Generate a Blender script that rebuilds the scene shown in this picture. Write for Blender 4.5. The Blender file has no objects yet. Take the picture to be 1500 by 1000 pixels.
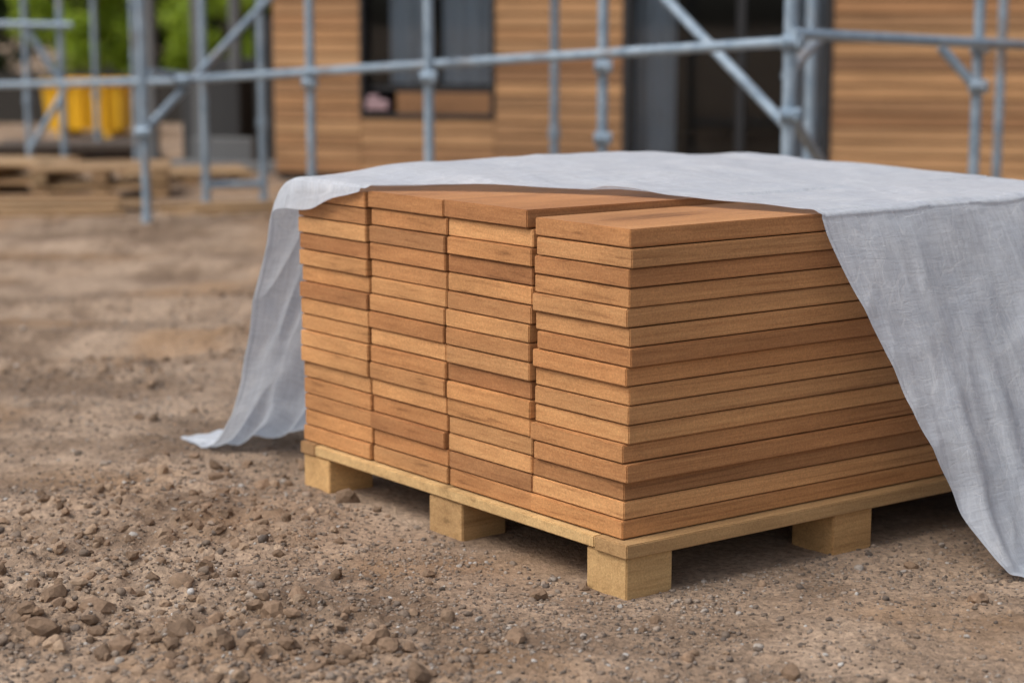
import bpy, bmesh, math, random
import numpy as np
from mathutils import Vector, Matrix
R = math.radians
random.seed(5); rng = np.random.default_rng(11)
scene = bpy.context.scene
scene.view_settings.view_transform = 'Standard'
scene.view_settings.look = 'None'
scene.view_settings.exposure = 0

# ------------------------------------------------------------------ noise
_T = np.random.default_rng(3).random((256, 256))
def vnoise(x, y, seed=0):
    x = np.asarray(x, float) + seed * 17.31; y = np.asarray(y, float) + seed * 7.77
    xi = np.floor(x).astype(int); yi = np.floor(y).astype(int)
    fx = x - xi; fy = y - yi
    fx = fx * fx * (3 - 2 * fx); fy = fy * fy * (3 - 2 * fy)
    a = _T[xi & 255, yi & 255]; b = _T[(xi + 1) & 255, yi & 255]
    c = _T[xi & 255, (yi + 1) & 255]; d = _T[(xi + 1) & 255, (yi + 1) & 255]
    return (a * (1 - fx) + b * fx) * (1 - fy) + (c * (1 - fx) + d * fx) * fy
def fbm(x, y, o=4, seed=0):
    s = 0; a = .5; f = 1; n = 0
    for i in range(o):
        s = s + a * vnoise(np.asarray(x) * f, np.asarray(y) * f, seed + i); n += a; a *= .5; f *= 2.03
    return s / n
def sstep(a, b, x):
    t = np.clip((x - a) / (b - a), 0, 1); return t * t * (3 - 2 * t)

# ------------------------------------------------------------------ materials
class NT:
    def __init__(s, name):
        s.m = bpy.data.materials.new(name); s.m.use_nodes = True
        s.t = s.m.node_tree; s.n = s.t.nodes; s.l = s.t.links
        s.b = s.n['Principled BSDF']; s.out = s.n['Material Output']
    def add(s, t, **k):
        n = s.n.new(t)
        for a, v in k.items(): setattr(n, a, v)
        return n
    def lk(s, a, b): s.l.new(a, b)
    def noise(s, vec, scale, detail=4, rough=.5, dist=0):
        n = s.add('ShaderNodeTexNoise'); n.inputs['Scale'].default_value = scale
        n.inputs['Detail'].default_value = detail; n.inputs['Roughness'].default_value = rough
        n.inputs['Distortion'].default_value = dist
        if vec is not None: s.lk(vec, n.inputs['Vector'])
        return n.outputs['Fac']
    def mapping(s, vec, scale=(1, 1, 1), rot=(0, 0, 0)):
        n = s.add('ShaderNodeMapping'); n.inputs['Scale'].default_value = scale; n.inputs['Rotation'].default_value = rot
        s.lk(vec, n.inputs['Vector']); return n.outputs[0]
    def ramp(s, fac, stops):
        n = s.add('ShaderNodeValToRGB'); e = n.color_ramp.elements
        while len(e) < len(stops): e.new(.5)
        for i, (p, c) in enumerate(stops):
            e[i].position = p; e[i].color = (c[0], c[1], c[2], 1) if not isinstance(c, (int, float)) else (c, c, c, 1)
        s.lk(fac, n.inputs[0]); return n.outputs[0]
    def mix(s, fac, a, b, mode='MIX'):
        n = s.add('ShaderNodeMix', data_type='RGBA', blend_type=mode)
        for sock, v in ((n.inputs[0], fac), (n.inputs[6], a), (n.inputs[7], b)):
            if isinstance(v, (int, float)): sock.default_value = v
            elif isinstance(v, tuple): sock.default_value = (v[0], v[1], v[2], 1)
            else: s.lk(v, sock)
        return n.outputs[2]
    def math(s, op, a, b=0.0):
        n = s.add('ShaderNodeMath', operation=op)
        for i, v in enumerate((a, b)):
            if isinstance(v, (int, float)): n.inputs[i].default_value = v
            else: s.lk(v, n.inputs[i])
        return n.outputs[0]
    def bump(s, h, strength, dist, prev=None):
        n = s.add('ShaderNodeBump'); n.inputs['Strength'].default_value = strength; n.inputs['Distance'].default_value = dist
        s.lk(h, n.inputs['Height'])
        if prev is not None: s.lk(prev, n.inputs['Normal'])
        return n.outputs[0]
    def obj(s): return s.add('ShaderNodeTexCoord').outputs['Object']
    def attr(s, name):
        n = s.add('ShaderNodeAttribute'); n.attribute_name = name; return n
    def set(s, col=None, rough=None, nor=None, metal=None, spec=None):
        for k, v in (('Base Color', col), ('Roughness', rough), ('Normal', nor), ('Metallic', metal), ('Specular IOR Level', spec)):
            if v is None: continue
            if isinstance(v, (int, float)): s.b.inputs[k].default_value = v
            elif isinstance(v, tuple): s.b.inputs[k].default_value = (v[0], v[1], v[2], 1)
            else: s.lk(v, s.b.inputs[k])
        return s.m

def simple(name, col, rough=.7, metal=0, var=.25, scale=8):
    k = NT(name); v = k.obj()
    f = k.noise(v, scale, 5, .6)
    c = k.mix(f, tuple(x * (1 - var) for x in col), tuple(min(1, x * (1 + var)) for x in col))
    return k.set(c, rough, k.bump(k.noise(v, scale * 8, 3), .2, .003), metal)

def wood_mat(name, dark, light, grain=(1.2, 7, 90), streak=.5, rough=.62, endscale=260, fineamt=.8, gran=.2):
    """grain runs along local x; per-board random in colour attribute 'rnd'"""
    k = NT(name); a = k.attr('rnd')
    off = k.add('ShaderNodeVectorMath', operation='MULTIPLY_ADD')
    k.lk(a.outputs['Color'], off.inputs[0]); off.inputs[1].default_value = (13, 9, 11); k.lk(k.obj(), off.inputs[2])
    v = off.outputs[0]
    g1 = k.noise(k.mapping(v, grain), 1.3, 5, .6, .5)
    g2 = k.noise(k.mapping(v, (grain[0] * 5, grain[1] * 6, grain[2] * 4)), 1.0, 4, .65)
    g3 = k.noise(k.mapping(v, (9, 190, 260)), 1.0, 3, .6)
    fine = k.noise(v, endscale, 4, .75)
    big = k.noise(k.mapping(v, (2.0, 5, 9)), 1, 3, .5)
    f = k.math('ADD', k.math('MULTIPLY', g1, .45), k.math('MULTIPLY', k.math('ADD', g2, g3), .275))
    c = k.mix(k.ramp(f, [(.36, 0), (.64, 1)]), dark, light)
    st = k.ramp(k.math('ADD', g1, k.math('MULTIPLY', big, .35)), [(.44, 1), (.56, 0)])
    c = k.mix(k.math('MULTIPLY', st, streak), c, tuple(x * .40 for x in dark))
    c = k.mix(.6, c, k.ramp(big, [(.3, .74), (.7, 1.22)]), 'MULTIPLY')
    c = k.mix(fineamt, c, k.ramp(fine, [(.25, .60), (.75, 1.30)]), 'MULTIPLY')
    sep = k.add('ShaderNodeSeparateColor'); k.lk(a.outputs['Color'], sep.inputs[0])
    c = k.mix(.95, c, k.ramp(sep.outputs[0], [(0, (.66, .60, .60)), (.4, (.95, .93, .92)), (.75, (1.05, 1.05, 1.03)), (1, (1.18, 1.22, 1.24))]), 'MULTIPLY')
    c = k.mix(.5, c, k.ramp(sep.outputs[1], [(0, (1.04, .94, .86)), (1, (.98, 1.05, 1.12))]), 'MULTIPLY')
    n = k.bump(fine, .45, .0016); n = k.bump(g2, .3, .0015, n)
    return k.set(c, rough, n, spec=.3)

M_board = wood_mat('hardboard_wood', (.400, .184, .071), (.590, .313, .131), streak=.5)
M_pine = wood_mat('pallet_pine', (.39, .228, .095), (.58, .370, .168), grain=(1.2, 22, 40), streak=.4, rough=.7)
M_clad = wood_mat('cladding_cedar', (.315, .172, .080), (.44, .258, .128), grain=(.8, 14, 40), streak=.3, endscale=60, fineamt=.4)
M_oldwood = wood_mat('weathered_timber', (.28, .175, .09), (.42, .285, .16), streak=.3, endscale=60)

def galv():
    k = NT('galvanised_steel'); v = k.obj()
    f = k.noise(v, 14, 6, .65); d = k.noise(v, 3.0, 4, .6)
    c = k.mix(k.ramp(f, [(.3, 0), (.7, 1)]), (.19, .265, .345), (.36, .44, .52))
    c = k.mix(k.ramp(d, [(.56, 0), (.70, .65)]), c, (.26, .19, .14))
    return k.set(c, k.ramp(f, [(.3, .40), (.7, .62)]), k.bump(f, .15, .002), .4)
M_galv = galv()

# ------------------------------------------------------------------ mesh helpers
def new_obj(name, me, mat=None, parent=None, loc=None):
    o = bpy.data.objects.new(name, me); scene.collection.objects.link(o)
    if mat is not None: me.materials.append(mat)
    if parent is not None: o.parent = parent
    if loc is not None: o.location = loc
    return o
def empty(name, loc=(0, 0, 0), rotz=0):
    o = bpy.data.objects.new(name, None); scene.collection.objects.link(o)
    o.location = loc; o.rotation_euler = (0, 0, rotz); o.empty_display_size = .2; return o

def boxes_mesh(name, boxes, bevel=.0015, seg=1, xf=None):
    bm = bmesh.new(); lay = bm.loops.layers.float_color.new('rnd')
    for b in boxes:
        m = Matrix.Translation(b['c']) @ Matrix.Rotation(b.get('rz', 0), 4, 'Z') @ Matrix.Rotation(b.get('ry', 0), 4, 'Y') @ Matrix.Rotation(b.get('rx', 0), 4, 'X') @ Matrix.Diagonal((*b['d'], 1))
        t = bmesh.new(); bmesh.ops.create_cube(t, size=1, matrix=m)
        if bevel: bmesh.ops.bevel(t, geom=list(t.edges), offset=bevel, segments=seg, affect='EDGES')
        rc = b.get('rnd') or (random.random(), random.random(), random.random())
        t.verts.index_update()
        vs = [bm.verts.new(v.co) for v in t.verts]
        for f in t.faces:
            nf = bm.faces.new([vs[v.index] for v in f.verts])
            for l in nf.loops: l[lay] = (*rc, 1)
        t.free()
    if xf:
        for v in bm.verts: v.co = xf(v.co)
    me = bpy.data.meshes.new(name); bm.to_mesh(me); bm.free(); return me

def raw_mesh(name, V, F, smooth=True):
    me = bpy.data.meshes.new(name); V = np.asarray(V, np.float32); F = np.asarray(F, np.int32)
    n = F.shape[1]
    me.vertices.add(len(V)); me.vertices.foreach_set('co', V.ravel())
    me.loops.add(F.size); me.loops.foreach_set('vertex_index', F.ravel())
    me.polygons.add(len(F)); me.polygons.foreach_set('loop_start', np.arange(0, F.size, n, dtype=np.int32))
    try: me.polygons.foreach_set('loop_total', np.full(len(F), n, np.int32))
    except Exception: pass
    me.update(calc_edges=True); me.validate()
    me.polygons.foreach_set('use_smooth', np.full(len(F), smooth)); me.update()
    return me
def grid_faces(nx, ny):
    i, j = np.meshgrid(np.arange(nx - 1), np.arange(ny - 1), indexing='ij')
    a = (i * ny + j).ravel(); return np.stack([a, a + ny, a + ny + 1, a + 1], 1)

def tube(bm, p, q, r, seg=16, cap=True):
    p = Vector(p); q = Vector(q); d = (q - p); L = d.length; d.normalize()
    m = Matrix.Translation((p + q) / 2) @ d.to_track_quat('Z', 'Y').to_matrix().to_4x4()
    bmesh.ops.create_cone(bm, cap_ends=cap, segments=seg, radius1=r, radius2=r, depth=L, matrix=m)

# ------------------------------------------------------------------ ground
C0 = (.196, 3.163, 0); ROT = R(38.1)
def w2l(X, Y):
    dx = X - C0[0]; dy = Y - C0[1]; c, s = math.cos(ROT), math.sin(ROT)
    return dx * c + dy * s, -dx * s + dy * c
def clodmask(X, Y):
    return sstep(.47, .64, fbm(X * 1.9 + 4, Y * 1.9, 4, 14) + .07 * sstep(.0, -.5, X) * sstep(4.6, 3.6, Y)) * sstep(.15, -.35, X)
def ground_z(X, Y):
    X = np.asarray(X, float); Y = np.asarray(Y, float)
    lx, ly = w2l(X, Y)
    dd = np.maximum(np.maximum(-.03 - lx, lx - 1.25), np.maximum(-.03 - ly, ly - 1.1))
    k = .25 + .75 * sstep(0, .35, dd)
    near = 1 - sstep(9, 16, np.hypot(X, Y - 3))
    z = (fbm(X * .9, Y * .9, 3, 1) - .5) * .05 + (fbm(X * 5, Y * 5, 4, 5) - .5) * .024
    rg = fbm(X * 22, Y * 22, 3, 9); z = z + (rg - .5) * .013 + (fbm(X * 60, Y * 60, 2, 19) - .5) * .005
    cl = clodmask(X, Y)
    z = z + cl * np.maximum(0, fbm(X * 28, Y * 28, 3, 20) - .45) * .050 + cl * .004
    for off in (5.6, 6.3, 7.4, 8.1):
        u = Y - off + .10 * X + .12 * (vnoise(X * .8, Y * 0, 7) - .5)
        z = z - .026 * np.exp(-(u / .13) ** 2) * sstep(0, -.6, X) + .020 * np.exp(-((u - .22) / .07) ** 2) * sstep(0, -.6, X) * (.5 + fbm(X * 6, Y * 6, 2, 8))
    return z * k * near - .004 * (1 - near)
def axis(lo, d0, d1, hi, step, grow=1.25):
    a = list(np.arange(d0, d1, step)); s = step; x = a[-1]
    while x < hi: s *= grow; x += s; a.append(x)
    s = step; x = d0; b = []
    while x > lo: s *= grow; x -= s; b.append(x)
    return np.array(b[::-1] + a)
gx = axis(-400, -2.2, 1.7, 400, .008); gy = axis(-200, 2.3, 5.0, 700, .008, 1.03)
GX, GY = np.meshgrid(gx, gy, indexing='ij'); GZ = ground_z(GX, GY)
me = raw_mesh('ground', np.stack([GX.ravel(), GY.ravel(), GZ.ravel()], 1), grid_faces(len(gx), len(gy)))
def ground_mat():
    k = NT('dirt_and_grit'); v = k.obj()
    big = k.noise(v, .8, 5, .6, .4); mid = k.noise(v, 5, 6, .65, .3); fin = k.noise(v, 70, 5, .7)
    c = k.mix(k.ramp(big, [(.35, 0), (.65, 1)]), (.210, .145, .097), (.345, .250, .178))
    c = k.mix(k.ramp(mid, [(.38, 0), (.68, 1)]), c, (.405, .300, .217))
    c = k.mix(k.ramp(k.noise(v, 2.2, 5, .65), [(.45, 0), (.60, .85)]), c, (.160, .106, .069))
    c = k.mix(.9, c, k.ramp(fin, [(.25, .42), (.5, 1), (.8, 1.4)]), 'MULTIPLY')
    vo = k.add('ShaderNodeTexVoronoi'); vo.inputs['Scale'].default_value = 120; k.lk(v, vo.inputs['Vector'])
    vo2 = k.add('ShaderNodeTexVoronoi'); vo2.inputs['Scale'].default_value = 260; k.lk(v, vo2.inputs['Vector'])
    sep = k.add('ShaderNodeSeparateColor'); k.lk(vo.outputs['Color'], sep.inputs[0])
    c = k.mix(.5, c, k.ramp(sep.outputs[0], [(0, (.5, .5, .52)), (.55, (1, 1, 1)), (1, (1.3, 1.28, 1.25))]), 'MULTIPLY')
    orange = k.ramp(k.noise(v, 1.4, 3, .5), [(.52, 0), (.66, .5)])
    c = k.mix(orange, c, (.31, .180, .088))
    n = k.bump(k.ramp(vo.outputs['Distance'], [(0, 1), (.5, 0)]), .5, .003)
    n = k.bump(k.ramp(vo2.outputs['Distance'], [(0, 1), (.5, 0)]), .4, .002, n)
    n = k.bump(fin, .8, .009, n); n = k.bump(mid, .35, .02, n)
    return k.set(c, .86, n, spec=.3)
new_obj('ground', me, ground_mat())

# ------------------------------------------------------------------ gravel (one object)
def ico(sub):
    b = bmesh.new(); bmesh.ops.create_icosphere(b, subdivisions=sub, radius=1)
    b.verts.index_update()
    V = np.array([v.co[:] for v in b.verts]); F = np.array([[v.index for v in f.verts] for f in b.faces]); b.free(); return V, F
def stones(name, N, sub, smin, med, sig, smax, ysel, smooth, mode, flat=.6):
    V0, F0 = ico(sub); var = []
    for i in range(14):
        n = np.random.default_rng(100 + i + sub); d = np.ones(len(V0))
        for q in range(7):
            ax = n.normal(size=3); ax /= np.linalg.norm(ax); h = V0 @ ax; t = n.uniform(.55, .9)
            d = np.where(h * d > t, t / np.maximum(h, 1e-3), d)
        V = V0 * d[:, None] * (1 + (.10 if not smooth else .05) * n.normal(size=(len(V0), 1)))
        var.append(V * np.array([1, n.uniform(.65, .95), n.uniform(.45, .8) * flat / .6]))
    Y = ysel(rng.random(N)); X = (rng.random(N) * 2 - 1) * (Y * .30 + .25)
    cm = clodmask(X, Y); rr = rng.random(N)
    if mode == 'clod': keep = rr < .04 + .8 * cm
    elif mode == 'peb': keep = rr < .12 + .5 * cm + .45 * sstep(.45, .6, fbm(X * 2.5, Y * 2.5, 3, 33))
    else: keep = rr < .35 + .65 * sstep(.4, .6, fbm(X * 3, Y * 3, 3, 35))
    X = X[keep]; Y = Y[keep]
    lx, ly = w2l(X, Y)
    ok = ~((lx > -.01) & (lx < 1.2) & (ly > -.01) & (ly < 1.08)) ; X = X[ok]; Y = Y[ok]; N = len(X)
    S = np.clip(np.exp(rng.normal(math.log(med), sig, N)), smin, smax)
    Z = ground_z(X, Y) + S * .14
    ang = rng.random(N) * 6.283; ca, sa = np.cos(ang), np.sin(ang); tl = rng.normal(0, .25, N)
    vi = rng.integers(0, 14, N); VV = np.stack(var)[vi]
    x = VV[..., 0]; y = VV[..., 1]; z = VV[..., 2]
    ct, st = np.cos(tl)[:, None], np.sin(tl)[:, None]; x, z = x * ct - z * st, x * st + z * ct
    ca = ca[:, None]; sa = sa[:, None]
    P = np.stack([(x * ca - y * sa) * S[:, None] + X[:, None], (x * sa + y * ca) * S[:, None] + Y[:, None], z * S[:, None] + Z[:, None]], -1)
    F = (F0[None] + (np.arange(N) * len(V0))[:, None, None]).reshape(-1, 3)
    me = raw_mesh(name, P.reshape(-1, 3), F, smooth)
    ca_ = me.color_attributes.new('rnd', 'FLOAT_COLOR', 'POINT')
    col = np.ones((N, 4)); col[:, :3] = rng.random((N, 3)); 
    ca_.data.foreach_set('color', np.repeat(col, len(V0), 0).astype(np.float32).ravel())
    return me
def stone_mat(name, stops):
    k = NT(name); a = k.attr('rnd'); sep = k.add('ShaderNodeSeparateColor'); k.lk(a.outputs['Color'], sep.inputs[0])
    c = k.ramp(sep.outputs[0], stops); v = k.obj(); f = k.noise(v, 160, 4, .65)
    c = k.mix(.8, c, k.ramp(f, [(.25, .6), (.8, 1.35)]), 'MULTIPLY')
    c = k.mix(.7, c, k.ramp(sep.outputs[1], [(0, .7), (1, 1.2)]), 'MULTIPLY')
    return k.set(c, .85, k.bump(f, .6, .003), spec=.3)
S_peb = stone_mat('pebble_stone', [(0, (.11, .088, .074)), (.5, (.225, .168, .125)), (.9, (.29, .235, .19)), (.985, (.36, .33, .30)), (1, (.48, .46, .44))])
S_clod = stone_mat('dry_clod', [(0, (.155, .102, .066)), (.6, (.24, .16, .105)), (1, (.33, .235, .16))])
gravel = empty('gravel')
yn = lambda r: 2.35 + 4.6 * r ** 1.7
new_obj('grit', stones('grit', 85000, 1, .0013, .0028, .45, .008, yn, True, 'grit'), S_peb, gravel)
new_obj('pebbles', stones('pebbles', 13000, 2, .0035, .0050, .40, .014, yn, True, 'peb'), S_peb, gravel)
new_obj('clods', stones('clods', 10500, 2, .004, .0068, .62, .032, yn, False, 'clod', .75), S_clod, gravel)

# ------------------------------------------------------------------ pallet + board stack (local x = along boards, y = along the front row)
def shear(co): return Vector((co.x * .9993, co.y - .0366 * co.x, co.z))
TM = lambda o: (setattr(o, 'location', C0), setattr(o, 'rotation_euler', (0, 0, ROT)))
pallet = empty('wooden_pallet', C0, ROT)
bl = []
for ty in (-.004, .468, .925):
    for tx in (-.004, .492, 1.085):
        bl.append(dict(c=(tx + .05, ty + .05, .031), d=(.104, .104, .088), rz=random.uniform(-.03, .03)))
new_obj('blocks', boxes_mesh('blocks', bl, .002, 2, shear), M_pine, pallet)
dk = [dict(c=(.6, .028, .0875), d=(1.225, .085, .025)),
      dict(c=(.03, .524, .0885), d=(.082, .902, .021)), dict(c=(.56, .524, .0885), d=(.10, .902, .021)), dict(c=(1.16, .524, .0885), d=(.10, .902, .021)),
      dict(c=(.6, 1.006, .0875), d=(1.22, .055, .025))]
for i in range(4): dk.append(dict(c=(.29, .17 + i * .22, .0885), d=(.42, .12, .020))); dk.append(dict(c=(.86, .17 + i * .22, .0885), d=(.48, .12, .020)))
new_obj('deck_boards', boxes_mesh('deck_boards', dk, .0018, 2, shear), M_pine, pallet)

stack = []
NR = 16; H0 = [.537, .549, .548, .545]; yb = [0, .2605, .520, .7795]
for ci in range(4):
    th = H0[ci] / NR
    for r in range(NR):
        z = .1012 + (r + .5) * th
        jx = random.uniform(-.0045, .0045); jy = random.uniform(-.0026, .0026)
        if ci == 0:
            jy += (-.005 if r > 7 else .006) + (.003 if r < 4 else 0) + random.uniform(-.007, .007); jx += (.0 if r > 7 else .004)
        w = .2525; L = 1.2 + random.uniform(-.006, .006)
        stack.append(dict(c=(L / 2 + jx, yb[ci] + w / 2 + jy + .003, z), d=(L, w, th - .0022), rz=random.uniform(-.0026, .0026), ry=random.uniform(-.0006, .0006)))
stack[2 * 16 - 1]['rz'] = R(-.5)
me = boxes_mesh('timber_board_stack', stack, .0017, 2, shear)
o = new_obj('timber_board_stack', me, M_board); TM(o)

# ------------------------------------------------------------------ dust sheet
K = np.array([  # s, z, front-edge t
 (-.335, .004, .640), (-.300, .018, .612), (-.245, .11, .575), (-.190, .235, .530), (-.130, .375, .487), (-.075, .505, .450), (-.035, .600, .430), (-.010, .643, .427),
 (.035, .648, .413), (.13, .648, .388), (.27, .652, .335), (.40, .656, .285), (.54, .657, .215), (.64, .658, .140), (.71, .658, .065), (.76, .657, .000), (.82, .657, -.026), (.93, .660, -.036),
 (1.02, .660, -.036), (1.085, .642, -.030), (1.128, .60, -.02), (1.160, .52, -.012), (1.20, .415, -.01), (1.255, .29, -.006), (1.325, .167, -.004), (1.385, .085, -.006), (1.45, .035, -.012), (1.52, .014, -.008), (1.60, .006, .012)])
def catmull(P, n):
    P = np.vstack([2 * P[0] - P[1], P, 2 * P[-1] - P[-2]]); m = len(P) - 3
    L = np.linalg.norm(np.diff(P[1:-1, :2], axis=0), axis=1); cum = np.concatenate([[0], np.cumsum(L)])
    u = np.linspace(0, cum[-1] - 1e-6, n); i = np.clip(np.searchsorted(cum, u, side='right') - 1, 0, m - 1); t = ((u - cum[i]) / L[i])[:, None]
    a, b, c, d = P[i], P[i + 1], P[i + 2], P[i + 3]
    return .5 * (2 * b + (c - a) * t + (2 * a - 5 * b + 4 * c - d) * t ** 2 + (3 * b - a - 3 * c + d) * t ** 3), u
NA = 640
prof, U = catmull(K, NA)
sP = prof[:, 0]; zP = prof[:, 1]; tP = prof[:, 2]
dS = np.gradient(sP); dZ = np.gradient(zP); nl = np.hypot(dS, dZ); nS = -dZ / nl; nZ = dS / nl
bb = np.concatenate([np.linspace(0, .12, 60), np.linspace(.1225, 1.25, 240), np.linspace(1.26, 2.0, 60)]); NB = len(bb)
S2 = np.repeat(sP[:, None], NB, 1); Z2 = np.repeat(zP[:, None], NB, 1)
tb = bb[None, :]
T2 = np.where(tb < 1.25, tP[:, None] + (1.24 - tP[:, None]) * (tb / 1.25), 1.24)
ex = np.clip(tb - 1.25, 0, None); T2 = T2 + ex * .28
fall = np.clip(1 - ex / .68, 0, 1); Z2 = Z2 * (fall * .99 + .01)
side = np.clip(1 - Z2 / .62, 0, 1) ** .6
uu = U[:, None] + 0 * T2
edge = tb * 1.0 + 0 * uu
Lf = (S2 > 1.05) * 1.0; Rf = (S2 < 0) * 1.0
f1 = (fbm(T2 * 6 + 3, uu * .8, 3, 31) - .5); f2 = (fbm(T2 * 15, uu * 1.6 + T2 * 2, 2, 37) - .5)
rid = 1 - np.abs(2 * fbm(T2 * 4 + uu * 2, uu * 3 - T2 * 1.5, 2, 41) - 1)
rid2 = 1 - np.abs(2 * fbm(T2 * 10 - uu * 3, uu * 6 + T2 * 2, 2, 51) - 1)
rid3 = 1 - np.abs(2 * fbm(T2 * 11 + uu * 1.8, uu * 2.6, 2, 57) - 1)
disp = side * (f1 * .085 + f2 * .020) + (rid - .8) * (.005 + .013 * side) + (rid2 - .8) * (.0028 + .003 * side) + Lf * side * (rid3 - .8) * .055 + Rf * side * (rid3 - .8) * .016
top = 1 - side
puff = sstep(.05, .22, T2) * sstep(1.15, .8, T2) * sstep(.35, .7, S2) * sstep(1.12, .98, S2) * top
disp = disp + top * ((fbm(uu * 3.2, T2 * 3.4, 3, 61) - .45) * .016) + puff * .018
el = np.exp(-(edge / .04) ** 2) * top * sstep(.05, .2, S2) * sstep(.86, .72, S2)
disp = disp * (1 - .7 * el) + el * (.001 + .009 * sstep(.5, .85, vnoise(uu * 9, uu * 0 + 2.2, 3))) + .0022 * (edge < .014)
damp = sstep(.0, .02, Z2); disp = disp * (.25 + .75 * damp)
S3 = S2 + nS[:, None] * disp; Z3 = Z2 + nZ[:, None] * disp
T3 = T2 + (fbm(uu * 4, T2 * 2, 3, 71) - .5) * .05 * np.exp(-(edge / .3)) * side + .008 * (fbm(uu * 11, T2 * 0, 2, 72) - .5)
lip = np.clip(-.004 - T3, 0, .06) * top; Z3 = Z3 - lip * (.9 + 1.2 * sstep(.80, 1.02, S2)); T3 = np.where(lip > 0, T3 + lip * .45, T3)
inside = (S3 > -.012) & (S3 < 1.052) & (T3 > -.012) & (T3 < 1.212)
Z3 = np.where(inside, np.maximum(Z3, np.where(S3 < .262, .6415, .6535)), Z3)
S3 = np.where((S2 < 0) & (Z3 < .64) & (Z3 > .02), np.minimum(S3, -.018), S3)
S3 = np.where((S2 > 1.045) & (Z3 < .64), np.maximum(S3, 1.062), S3)
lx = T3 * .9993; ly = S3 - .0366 * T3
cR, sR = math.cos(ROT), math.sin(ROT); WX = C0[0] + lx * cR - ly * sR; WY = C0[1] + lx * sR + ly * cR
Z3 = np.maximum(Z3, ground_z(WX, WY) + .006)
me = raw_mesh('protective_sheet', np.stack([lx.ravel(), ly.ravel(), Z3.ravel()], 1), grid_faces(NA, NB))
hm = me.color_attributes.new('hem', 'FLOAT_COLOR', 'POINT')
hv = np.exp(-np.maximum(0, edge - .014) * 900); ca = np.stack([hv, hv, hv, hv * 0 + 1], -1)
hm.data.foreach_set('color', ca.astype(np.float32).ravel())
uv = me.color_attributes.new('cuv', 'FLOAT_COLOR', 'POINT')
ca = np.stack([uu, T2 + ex, uu * 0, uu * 0 + 1], -1); uv.data.foreach_set('color', ca.astype(np.float32).ravel())
def sheet_mat():
    k = NT('nonwoven_sheet'); v = k.attr('cuv').outputs['Vector']; h = k.attr('hem').outputs['Fac']
    wv = k.noise(v, 9, 4, .6, 1.2)
    a = k.noise(k.mapping(v, (14, 110, 1), (0, 0, .5)), 1, 4, .7, .8); b = k.noise(k.mapping(v, (110, 16, 1), (0, 0, .35)), 1, 4, .7, .8)
    def creases(scale, w, thr):
        vo = k.add('ShaderNodeTexVoronoi', feature='DISTANCE_TO_EDGE'); vo.inputs['Scale'].default_value = scale
        dv = k.add('ShaderNodeVectorMath', operation='MULTIPLY_ADD'); nn = k.add('ShaderNodeTexNoise'); nn.inputs['Scale'].default_value = scale * .5; k.lk(v, nn.inputs['Vector'])
        k.lk(nn.outputs['Color'], dv.inputs[0]); q = 2.0 / scale; dv.inputs[1].default_value = (q, q, 0); k.lk(v, dv.inputs[2]); k.lk(dv.outputs[0], vo.inputs['Vector'])
        return k.math('MULTIPLY', k.ramp(vo.outputs['Distance'], [(0, 1), (w, 0)]), k.ramp(k.noise(v, scale * .6, 2), [(thr, 0), (thr + .15, 1)]))
    cr = k.math('MAXIMUM', creases(16, .035, .42), creases(34, .05, .44))
    ab = k.math('ADD', a, b)
    c = k.mix(k.ramp(wv, [(.3, 0), (.7, 1)]), (.57, .62, .70), (.67, .715, .78))
    c = k.mix(.85, c, k.ramp(k.math('MULTIPLY', ab, .5), [(.3, .76), (.7, 1.16)]), 'MULTIPLY')
    c = k.mix(k.math('MULTIPLY', cr, .28), c, (.86, .885, .92))
    c = k.mix(k.math('MULTIPLY', h, .25), c, (.46, .50, .56))
    n = k.bump(ab, .5, .0026); n = k.bump(cr, .25, .0010, n); n = k.bump(k.noise(v, 20, 3, .5, .8), .22, .005, n)
    k.set(c, .85, n, spec=.12)
    tr = k.add('ShaderNodeBsdfTranslucent'); k.lk(c, tr.inputs['Color']); k.lk(n, tr.inputs['Normal'])
    ms = k.add('ShaderNodeMixShader'); ms.inputs[0].default_value = .40
    k.lk(k.b.outputs[0], ms.inputs[1]); k.lk(tr.outputs[0], ms.inputs[2]); k.lk(ms.outputs[0], k.out.inputs[0])
    return k.m
o = new_obj('protective_sheet', me, sheet_mat()); TM(o)

# ------------------------------------------------------------------ scaffolding
sc = empty('scaffolding', (0, 0, 0)); RT = .021
posts = [(-1.77, 9.24), (-1.616, 10.1), (-1.325, 10.2), (-.92, 8.8), (-.341, 7.9), (.203, 9.2), (.358, 7.6), (.95, 6.6), (1.13, 7.3), (1.785, 7.4), (2.178, 8.6),
         (-3.27, 13.), (-2.684, 11.5), (-3.02, 14.0), (-2.347, 12.0)]
bm = bmesh.new()
for i, (x, y) in enumerate(posts):
    r = RT * (1.15 if i in (7,) else 1)
    tube(bm, (x, y, -.02), (x, y, 3.2), r)
    tube(bm, (x, y, -.02), (x, y, .05), RT * 1.3)
    tube(bm, (x, y, 1.45 + .1 * (i % 3)), (x, y, 1.52 + .1 * (i % 3)), RT * 1.25)
    if i in (2, 5, 8, 11, 13): tube(bm, (x, y, .42), (x, y, .47), RT * 1.35)
for x, y, z in ((.95, 6.6, .905), (.358, 7.6, .80), (-.341, 7.9, .75), (1.785, 7.4, .88), (-.92, 8.8, .70), (-1.616, 9.5, .69), (.95, 6.6, .66), (.358, 7.6, .52), (-1.77, 9.24, .45), (1.785, 7.4, .73)):
    tube(bm, (x, y, z - .024), (x, y, z + .024), RT * 1.45); tube(bm, (x - .034, y - .028, z), (x + .034, y - .028, z), RT * 1.25)
    tube(bm, (x + .02, y - .05, z - .016), (x + .02, y - .05, z + .016), .009)
me = bpy.data.meshes.new('standards'); bm.to_mesh(me); bm.free(); new_obj('standards', me, M_galv, sc)
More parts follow.
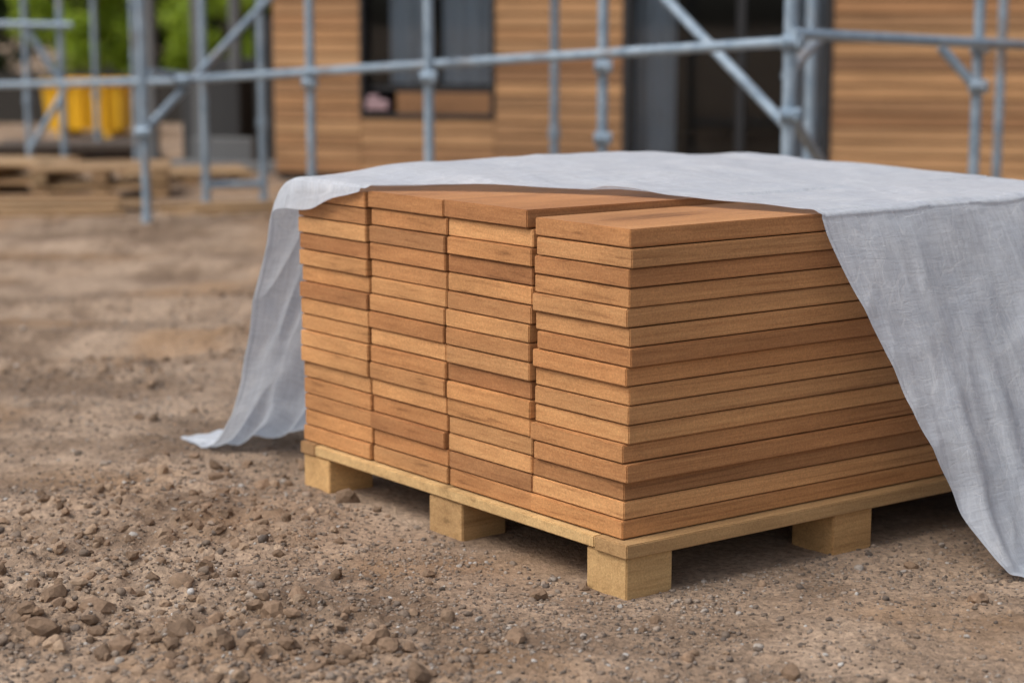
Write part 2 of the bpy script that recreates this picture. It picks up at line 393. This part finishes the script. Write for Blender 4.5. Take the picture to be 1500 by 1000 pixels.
bm = bmesh.new()
led = [((-1.60, 9.55, .69), (.95, 6.56, .908)), ((.95, 6.56, .935), (1.98, 7.42, .885)), ((-3.2, 11.45, .96), (-2.60, 11.45, .95)), ((-3.1, 11.45, .60), (-1.60, 9.5, .685)),
       ((-1.74, 9.24, .735), (-1.60, 10.1, .68)), ((-1.77, 9.2, 2.3), (.95, 6.6, 2.3)), ((.95, 6.6, 2.3), (1.8, 7.4, 2.3)), ((1.8, 7.4, .885), (2.18, 8.6, .87)), ((-.34, 7.9, .20), (.358, 7.6, .20)),
       ((-1.616, 10.1, .12), (-1.325, 10.2, .12))]
dia = [((-1.79, 9.22, .43), (-1.25, 10.2, 1.12)), ((.56, 7.55, 1.10), (.95, 6.64, .62)), ((.95, 6.7, .79), (1.15, 7.2, .92)), ((.955, 6.6, .66), (1.19, 7.25, .42)), ((1.64, 7.4, .88), (1.785, 7.4, .72)),
       ((-2.88, 11.48, .94), (-2.66, 11.48, .57)), ((-2.9, 11.5, .20), (-2.68, 11.5, .55))]
for a, b in led + dia: tube(bm, a, b, RT * .92)
me = bpy.data.meshes.new('ledgers_and_braces'); bm.to_mesh(me); bm.free(); new_obj('ledgers_and_braces', me, M_galv, sc)
pl = [dict(c=(-.4 + .0, 8.6, 2.36), d=(3.4, .9, .05), rz=-.84)]
new_obj('platform', boxes_mesh('platform', pl, .003), M_oldwood, sc)
for m_ in sc.children:
    if m_.name != 'platform':
        for p in m_.data.polygons: p.use_smooth = len(p.vertices) == 4
        m_.data.set_sharp_from_angle(angle=R(40))

# ------------------------------------------------------------------ timber clad house (local x along the facade, y into the building)
hz = math.atan2(-.2425, .970)
house = empty('timber_clad_house', (-1.45, 11.8, 0), hz)
WX0, WX1, DX0, DX1, LEN, HT = .555, 1.395, 2.165, 3.375, 8.0, 3.0
pk = []; pitch = .080
def planks(x0, x1, z0, z1):
    n = int((z1 - z0) / pitch + .5); ph = (z1 - z0) / max(n, 1)
    for i in range(n):
        x = x0
        while x < x1 - .01:
            e = min(x1, x + random.uniform(1.2, 2.6)); e = x1 if x1 - e < .3 else e
            pk.append(dict(c=((x + e) / 2, -.014, z0 + ph * (i + .5)), d=(e - x - .003, .022, ph - .007), rx=R(-4))); x = e
Z0 = .06
planks(0, WX0, Z0, HT); planks(WX0, WX1, Z0, .40); planks(WX0, WX1, 1.95, HT); planks(WX1, DX0, Z0, HT); planks(DX0, DX1, 2.25, HT); planks(DX1, LEN, Z0, HT)
new_obj('cladding', boxes_mesh('cladding', pk, .002), M_clad, house)
M_frame = simple('dark_frame', (.018, .019, .022), .45)
M_curt = simple('curtain_grey', (.62, .66, .72), .85, scale=3)
M_int = simple('interior_dark', (.05, .042, .038), .8)
wl = []
for x0, x1, z0, z1 in ((0, WX0, 0, HT), (WX0, WX1, 0, .39), (WX0, WX1, 1.96, HT), (WX1, DX0, 0, HT), (DX0, DX1, 2.26, HT), (DX1, LEN, 0, HT), (DX0, DX1, 0, .05)):
    wl.append(dict(c=((x0 + x1) / 2, .105, (z0 + z1) / 2), d=(x1 - x0, .2, z1 - z0)))
wl += [dict(c=(.1, 2.6, HT / 2), d=(.2, 4.79, HT)), dict(c=(LEN - .1, 2.6, HT / 2), d=(.2, 4.79, HT)), dict(c=(LEN / 2, 5.1, HT / 2), d=(LEN, .2, HT)), dict(c=(LEN / 2, 2.6, .02), d=(LEN - .41, 4.7, .04))]
new_obj('walls', boxes_mesh('walls', wl, 0), M_int, house)
new_obj('roof', boxes_mesh('roof', [dict(c=(LEN / 2, 2.55, HT + .12), d=(LEN + .4, 5.5, .22))], .01), M_frame, house)
sp = []
for i in range(int(HT / pitch)): sp.append(dict(c=(-.015, 2.6, .06 + pitch * (i + .5)), d=(.024, 5.1, pitch - .006)))
new_obj('end_cladding', boxes_mesh('end_cladding', sp, .002), M_clad, house)
fr = []
def frame(x0, x1, z0, z1, w=.045, y=.01, d=.09):
    fr.append(dict(c=(x0 + w / 2, y, (z0 + z1) / 2), d=(w, d, z1 - z0))); fr.append(dict(c=(x1 - w / 2, y, (z0 + z1) / 2), d=(w, d, z1 - z0)))
    fr.append(dict(c=((x0 + x1) / 2, y, z0 + w / 2), d=(x1 - x0 - 2 * w - .002, d - .004, w))); fr.append(dict(c=((x0 + x1) / 2, y, z1 - w / 2), d=(x1 - x0 - 2 * w - .002, d - .004, w)))
frame(WX0 + .002, WX1 - .002, .402, 1.948, .022)
frame(DX0 + .002, DX1 - .002, .052, 2.248, .05)
fr.append(dict(c=(2.85, .03, 1.15), d=(.05, .06, 2.08)))
fr.append(dict(c=((WX0 + WX1) / 2, .04, .575), d=(WX1 - WX0 - .07, .04, .03)))
new_obj('window_and_door_frames', boxes_mesh('frames', fr, .002), M_frame, house)
ins = [dict(c=((WX0 + WX1) / 2 + .1, .0, .490), d=(WX1 - WX0 - .25, .02, .125))]
new_obj('window_apron_board', boxes_mesh('apron', ins, .002), M_clad, house)
new_obj('sill_box', boxes_mesh('sill_box', [dict(c=(.665, -.02, .475), d=(.14, .05, .06)), dict(c=(.64, -.02, .52), d=(.07, .045, .028))], .008), simple('pink_packet', (.33, .22, .24)), house)
def curtain(name, x0, x1, z0, z1, y, fold=.035):
    n = 90; xs = np.linspace(x0, x1, n); zs = np.linspace(z0, z1, 8); A, B = np.meshgrid(xs, zs, indexing='ij')
    Yc = y + fold * .5 * np.sin(A * 2 * math.pi / .11 + 2 * vnoise(A * 5, A * 0, 4)) 
    new_obj(name, raw_mesh(name, np.stack([A.ravel(), Yc.ravel(), B.ravel()], 1), grid_faces(n, 8)), M_curt, house)
curtain('curtain_window_a', .72, .93, .6, 2.0, .085); curtain('curtain_window_b', 1.05, 1.38, .6, 2.0, .085)
curtain('curtain_door_a', 2.20, 2.44, .09, 2.3, .2); curtain('curtain_door_b', 3.16, 3.36, .09, 2.3, .2)
k = NT('window_glass'); gl = k.add('ShaderNodeBsdfGlossy'); gl.inputs['Roughness'].default_value = .03; tp = k.add('ShaderNodeBsdfTransparent'); tp.inputs[0].default_value = (.85, .89, .92, 1)
fz = k.add('ShaderNodeFresnel'); fz.inputs[0].default_value = 1.5; ms = k.add('ShaderNodeMixShader'); k.lk(fz.outputs[0], ms.inputs[0]); k.lk(tp.outputs[0], ms.inputs[1]); k.lk(gl.outputs[0], ms.inputs[2]); k.lk(ms.outputs[0], k.out.inputs[0]); M_glass = k.m
new_obj('glazing', boxes_mesh('glazing', [dict(c=((WX0 + WX1) / 2, .045, 1.26), d=(.77, .006, 1.31)), dict(c=(2.515, .03, 1.15), d=(.61, .006, 2.08)), dict(c=(3.10, .03, 1.15), d=(.44, .006, 2.08))], 0), M_glass, house)

# ------------------------------------------------------------------ open-fronted annex left of the house
shell = empty('unfinished_annex', (-2.58, 12.75, 0), R(-10))
M_conc = simple('grey_concrete', (.13, .135, .14), .9, scale=3); M_dk = simple('dark_cladding_sheet', (.045, .047, .05), .85, scale=2)
sb = [dict(c=(.66, 1.7, .35), d=(1.3, .10, .70)), dict(c=(.60, .8, 3.0), d=(1.5, 2.2, .18)), dict(c=(1.0, .62, .5), d=(.55, .08, 1.0)), dict(c=(.42, .9, .30), d=(.42, .7, .60))]
new_obj('dark_walls', boxes_mesh('dark_walls', sb, .01), M_dk, shell)
sb = [dict(c=(x, y, 1.5), d=(.08, .08, 3.0)) for x, y in ((.20, 0), (.50, .1), (.80, 1.5), (.30, 1.5))] + [dict(c=(.70, -.02, .14), d=(.42, .08, .16)), dict(c=(.66, -.1, .03), d=(1.16, .3, .08))]
new_obj('columns_and_plinth', boxes_mesh('columns', sb, .01), M_conc, shell)

# ------------------------------------------------------------------ yellow skip, pallets and planks
def skip():
    root = empty('yellow_skip', (-3.62, 16.6, 0), R(-4)); M_y = simple('yellow_paint', (.88, .52, .02), .5, var=.1)
    bm = bmesh.new(); w0, w1, h, d = .31, .34, .40, .28
    V = [(-w0, -d, .06), (w0, -d, .06), (w0, d, .06), (-w0, d, .06), (-w1, -d - .06, .06 + h), (w1, -d - .06, .06 + h), (w1, d + .06, .06 + h), (-w1, d + .06, .06 + h)]
    vs = [bm.verts.new(v) for v in V]
    for f in ((0, 3, 2, 1), (0, 1, 5, 4), (1, 2, 6, 5), (2, 3, 7, 6), (3, 0, 4, 7)): bm.faces.new([vs[i] for i in f])
    me = bpy.data.meshes.new('tub'); bm.to_mesh(me); bm.free(); t = new_obj('tub', me, M_y, root)
    md = t.modifiers.new('s', 'SOLIDIFY'); md.thickness = .02
    rb = [dict(c=(x, -d - .045, .26), d=(.03, .05, .36), rx=R(9)) for x in (-.2, 0, .2)] + [dict(c=(0, -d - .075, .46), d=(.74, .04, .035)), dict(c=(0, d + .075, .46), d=(.74, .04, .035)), dict(c=(-.365, 0, .46), d=(.04, .66, .035)), dict(c=(.365, 0, .46), d=(.04, .66, .035)),
        dict(c=(-.2, 0, .025), d=(.06, .55, .07)), dict(c=(.2, 0, .025), d=(.06, .55, .07))]
    new_obj('ribs_and_skids', boxes_mesh('ribs', rb, .004), M_y, root)
skip()
def pal(name, loc, rz, layers, w=.75, d=.6):
    b = []
    for L in range(layers):
        z = L * .10
        for x in (-w / 2 + .05, 0, w / 2 - .05): b.append(dict(c=(x, 0, z + .03), d=(.08, d, .065)))
        for j in range(5): b.append(dict(c=(0, -d / 2 + .05 + j * (d - .1) / 4, z + .075), d=(w, .09, .018), rz=random.uniform(-.02, .02)))
    o = new_obj(name, boxes_mesh(name, b, .002), M_oldwood); o.location = loc; o.rotation_euler = (0, 0, rz)
pal('timber_pallet', (-2.30, 10.75, 0), .15, 2); pal('timber_pallet.001', (-2.95, 11.1, 0), -.1, 2); pal('timber_pallet.002', (-2.0, 11.7, 0), .3, 1)
lp = [dict(c=(random.uniform(-.15, .15), j * .10, .02 + .022 * (j % 3)), d=(random.uniform(1.0, 1.5), .09, .02), rz=random.uniform(-.08, .08)) for j in range(7)]
o = new_obj('loose_planks', boxes_mesh('loose_planks', lp, .002), M_oldwood); o.location = (-2.55, 9.55, .0); o.rotation_euler = (0, 0, .1)
lp = [dict(c=(random.uniform(-.1, .1), j * .09, .02 + .02 * (j % 2)), d=(.9, .08, .02), rz=random.uniform(-.1, .1)) for j in range(4)]
o = new_obj('loose_planks.001', boxes_mesh('loose_planksb', lp, .002), M_oldwood); o.location = (-1.25, 9.7, .0); o.rotation_euler = (0, 0, .3)
fs = [dict(c=(random.uniform(-.04, .04), random.uniform(-.03, .03), .05 + .045 * j), d=(1.1, .7, .04), rz=random.uniform(-.03, .03)) for j in range(2)] + [dict(c=(x, 0, .013), d=(.08, .7, .03)) for x in (-.45, 0, .45)]
o = new_obj('formwork_sheet_stack', boxes_mesh('formwork', fs, .003), simple('formwork_ply', (.075, .055, .042), .7, scale=3)); o.location = (-3.15, 13.9, 0); o.rotation_euler = (0, 0, .12)
fb = [dict(c=(x, 0, .24), d=(1.18, .03, .48)) for x in np.arange(-7.2, 5, 1.2)] + [dict(c=(x + .6, .05, .27), d=(.06, .06, .56)) for x in np.arange(-7.2, 5, 1.2)]
o = new_obj('site_hoarding', boxes_mesh('site_hoarding', fb, .003), simple('hoarding_board', (.035, .032, .028), .8, scale=2)); o.location = (-4.5, 18.6, 0); o.rotation_euler = (0, 0, R(3))

# ------------------------------------------------------------------ trees and hedge
def leaf_mat(name, a, b):
    k = NT(name); at = k.attr('rnd'); sep = k.add('ShaderNodeSeparateColor'); k.lk(at.outputs['Color'], sep.inputs[0])
    k.set(k.mix(sep.outputs[0], a, b), .6, spec=.3)
    tr = k.add('ShaderNodeBsdfTranslucent'); tr.inputs[0].default_value = (b[0] * 1.6, b[1] * 1.6, b[2], 1)
    ms = k.add('ShaderNodeMixShader'); ms.inputs[0].default_value = .3
    k.lk(k.b.outputs[0], ms.inputs[1]); k.lk(tr.outputs[0], ms.inputs[2]); k.lk(ms.outputs[0], k.out.inputs[0]); return k.m
M_leaf = leaf_mat('foliage', (.05, .09, .012), (.20, .28, .035)); M_leafd = leaf_mat('foliage_dark', (.010, .020, .006), (.032, .056, .012))
M_shrub = leaf_mat('shrub_foliage', (.10, .17, .015), (.34, .44, .05))
M_bark = simple('bark', (.09, .07, .05), .9)
def leaves(name, cent, rad, per, size, mat, parent):
    P = []
    for c, r in zip(cent, rad):
        d = rng.normal(size=(per, 3)); d /= np.linalg.norm(d, axis=1)[:, None]; d *= (rng.random(per) ** .45)[:, None] * r; d[:, 2] *= .8; P.append(np.array(c) + d)
    P = np.vstack(P); P = P[P[:, 2] > .02]; n = len(P); a = rng.normal(size=(n, 3)); a /= np.linalg.norm(a, axis=1)[:, None]; b = np.cross(a, rng.normal(size=(n, 3))); b /= np.linalg.norm(b, axis=1)[:, None]
    s = (size * rng.uniform(.6, 1.3, n))[:, None]
    V = np.stack([P - a * s, P + b * s * .5, P + a * s, P - b * s * .5], 1).reshape(-1, 3)
    me = raw_mesh(name, V, np.arange(n * 4).reshape(-1, 4), False)
    ca = me.color_attributes.new('rnd', 'FLOAT_COLOR', 'POINT'); col = np.ones((n, 4)); col[:, :3] = rng.random((n, 1)); ca.data.foreach_set('color', np.repeat(col, 4, 0).astype(np.float32).ravel())
    new_obj(name, me, mat, parent)
def tree(x, y, h, mat, n=22, name='broadleaf_tree', low=.10):
    root = empty(name, (x, y, 0)); bm = bmesh.new()
    def cone(p, q, r1, r2):
        p = Vector(p); q = Vector(q); d = q - p; m = Matrix.Translation((p + q) / 2) @ d.to_track_quat('Z', 'Y').to_matrix().to_4x4()
        bmesh.ops.create_cone(bm, cap_ends=True, segments=10, radius1=r1, radius2=r2, depth=d.length, matrix=m)
    cone((0, 0, -.05), (.05, 0, h * .3), .17 * h / 6, .12 * h / 6); cone((.05, 0, h * .3), (0, .05, h * .75), .12 * h / 6, .05 * h / 6)
    cs = []; rs = []
    for i in range(n):
        a = rng.random() * 6.283; zz = h * rng.uniform(low, .95); rr = h * .32 * math.sin(math.pi * min(1, max(.15, zz / h * .9 + .05))) * rng.uniform(.3, 1)
        c = (rr * math.cos(a), rr * math.sin(a), zz); cs.append(c); rs.append(h * rng.uniform(.08, .16))
        cone((0, 0, max(.3 * h / 6, min(zz * .7, h * .7))), c, .04 * h / 6, .012 * h / 6)
    me = bpy.data.meshes.new('trunk'); bm.to_mesh(me); bm.free(); new_obj('trunk', me, M_bark, root)
    leaves('crown', cs, rs, 240, .085 * max(.5, min(1, h / 5)), mat, root)
for x, y, h, m in ((-7.6, 27, 6, M_leafd), (-5.6, 26, 5, M_leafd), (-3.4, 24, 5, M_leafd), (-6.4, 31, 8, M_leafd), (-9.6, 25, 6, M_leafd), (-1, 28, 7, M_leaf), (5, 26, 7, M_leafd), (10, 24, 7, M_leaf), (-13, 27, 7, M_leaf)):
    tree(x, y, h, m)
for x, y, h, m in ((-5.7, 20.2, 2.2, M_leafd), (-4.5, 19.8, 1.9, M_shrub), (-2.95, 19.8, 1.9, M_shrub), (-3.7, 21.2, 1.7, M_leafd)): tree(x, y, h, m, 26, 'shrub', .12)
hc = [(x + rng.uniform(-.3, .3), 29 + rng.uniform(-.6, .6), rng.uniform(.2, 2.6)) for x in np.arange(-22, 16, .28)]
hg = empty('hedge'); leaves('hedge_leaves', hc, [rng.uniform(.6, .9) for _ in hc], 260, .11, M_leafd, hg)

# ------------------------------------------------------------------ light
w = bpy.data.worlds.new('World'); scene.world = w; w.use_nodes = True; nt = w.node_tree
sky = nt.nodes.new('ShaderNodeTexSky'); sky.sky_type = 'NISHITA'; sky.sun_disc = False
EL, AZ = R(56), R(240)       # azimuth measured clockwise from +Y: behind-left of the camera
sky.sun_elevation = EL; sky.sun_rotation = AZ; sky.air_density = 1.2; sky.dust_density = 5; sky.ozone_density = 1
hs = nt.nodes.new('ShaderNodeHueSaturation'); hs.inputs['Saturation'].default_value = .5; hs.inputs['Value'].default_value = 1.15
nt.links.new(sky.outputs[0], hs.inputs['Color']); nt.links.new(hs.outputs[0], nt.nodes['Background'].inputs[0]); nt.nodes['Background'].inputs[1].default_value = .15
sd = bpy.data.lights.new('sun', 'SUN'); sd.energy = 1.5; sd.angle = R(24); sd.color = (1, .955, .89)
so = bpy.data.objects.new('sun', sd); scene.collection.objects.link(so)
dv = Vector((math.sin(AZ) * math.cos(EL), math.cos(AZ) * math.cos(EL), math.sin(EL)))
so.rotation_euler = dv.to_track_quat('Z', 'Y').to_euler(); so.location = (-4, -6, 10)

# ------------------------------------------------------------------ camera
cd = bpy.data.cameras.new('camera'); cam = bpy.data.objects.new('camera', cd); scene.collection.objects.link(cam)
cam.location = (0, 0, .98); cam.rotation_euler = (R(90) - math.atan(470 / 2800), 0, 0)
cd.sensor_width = 36; cd.lens = 67.2; cd.clip_start = .05; cd.clip_end = 2000
cd.dof.use_dof = True; cd.dof.focus_distance = 3.35; cd.dof.aperture_fstop = 2.5
scene.camera = cam
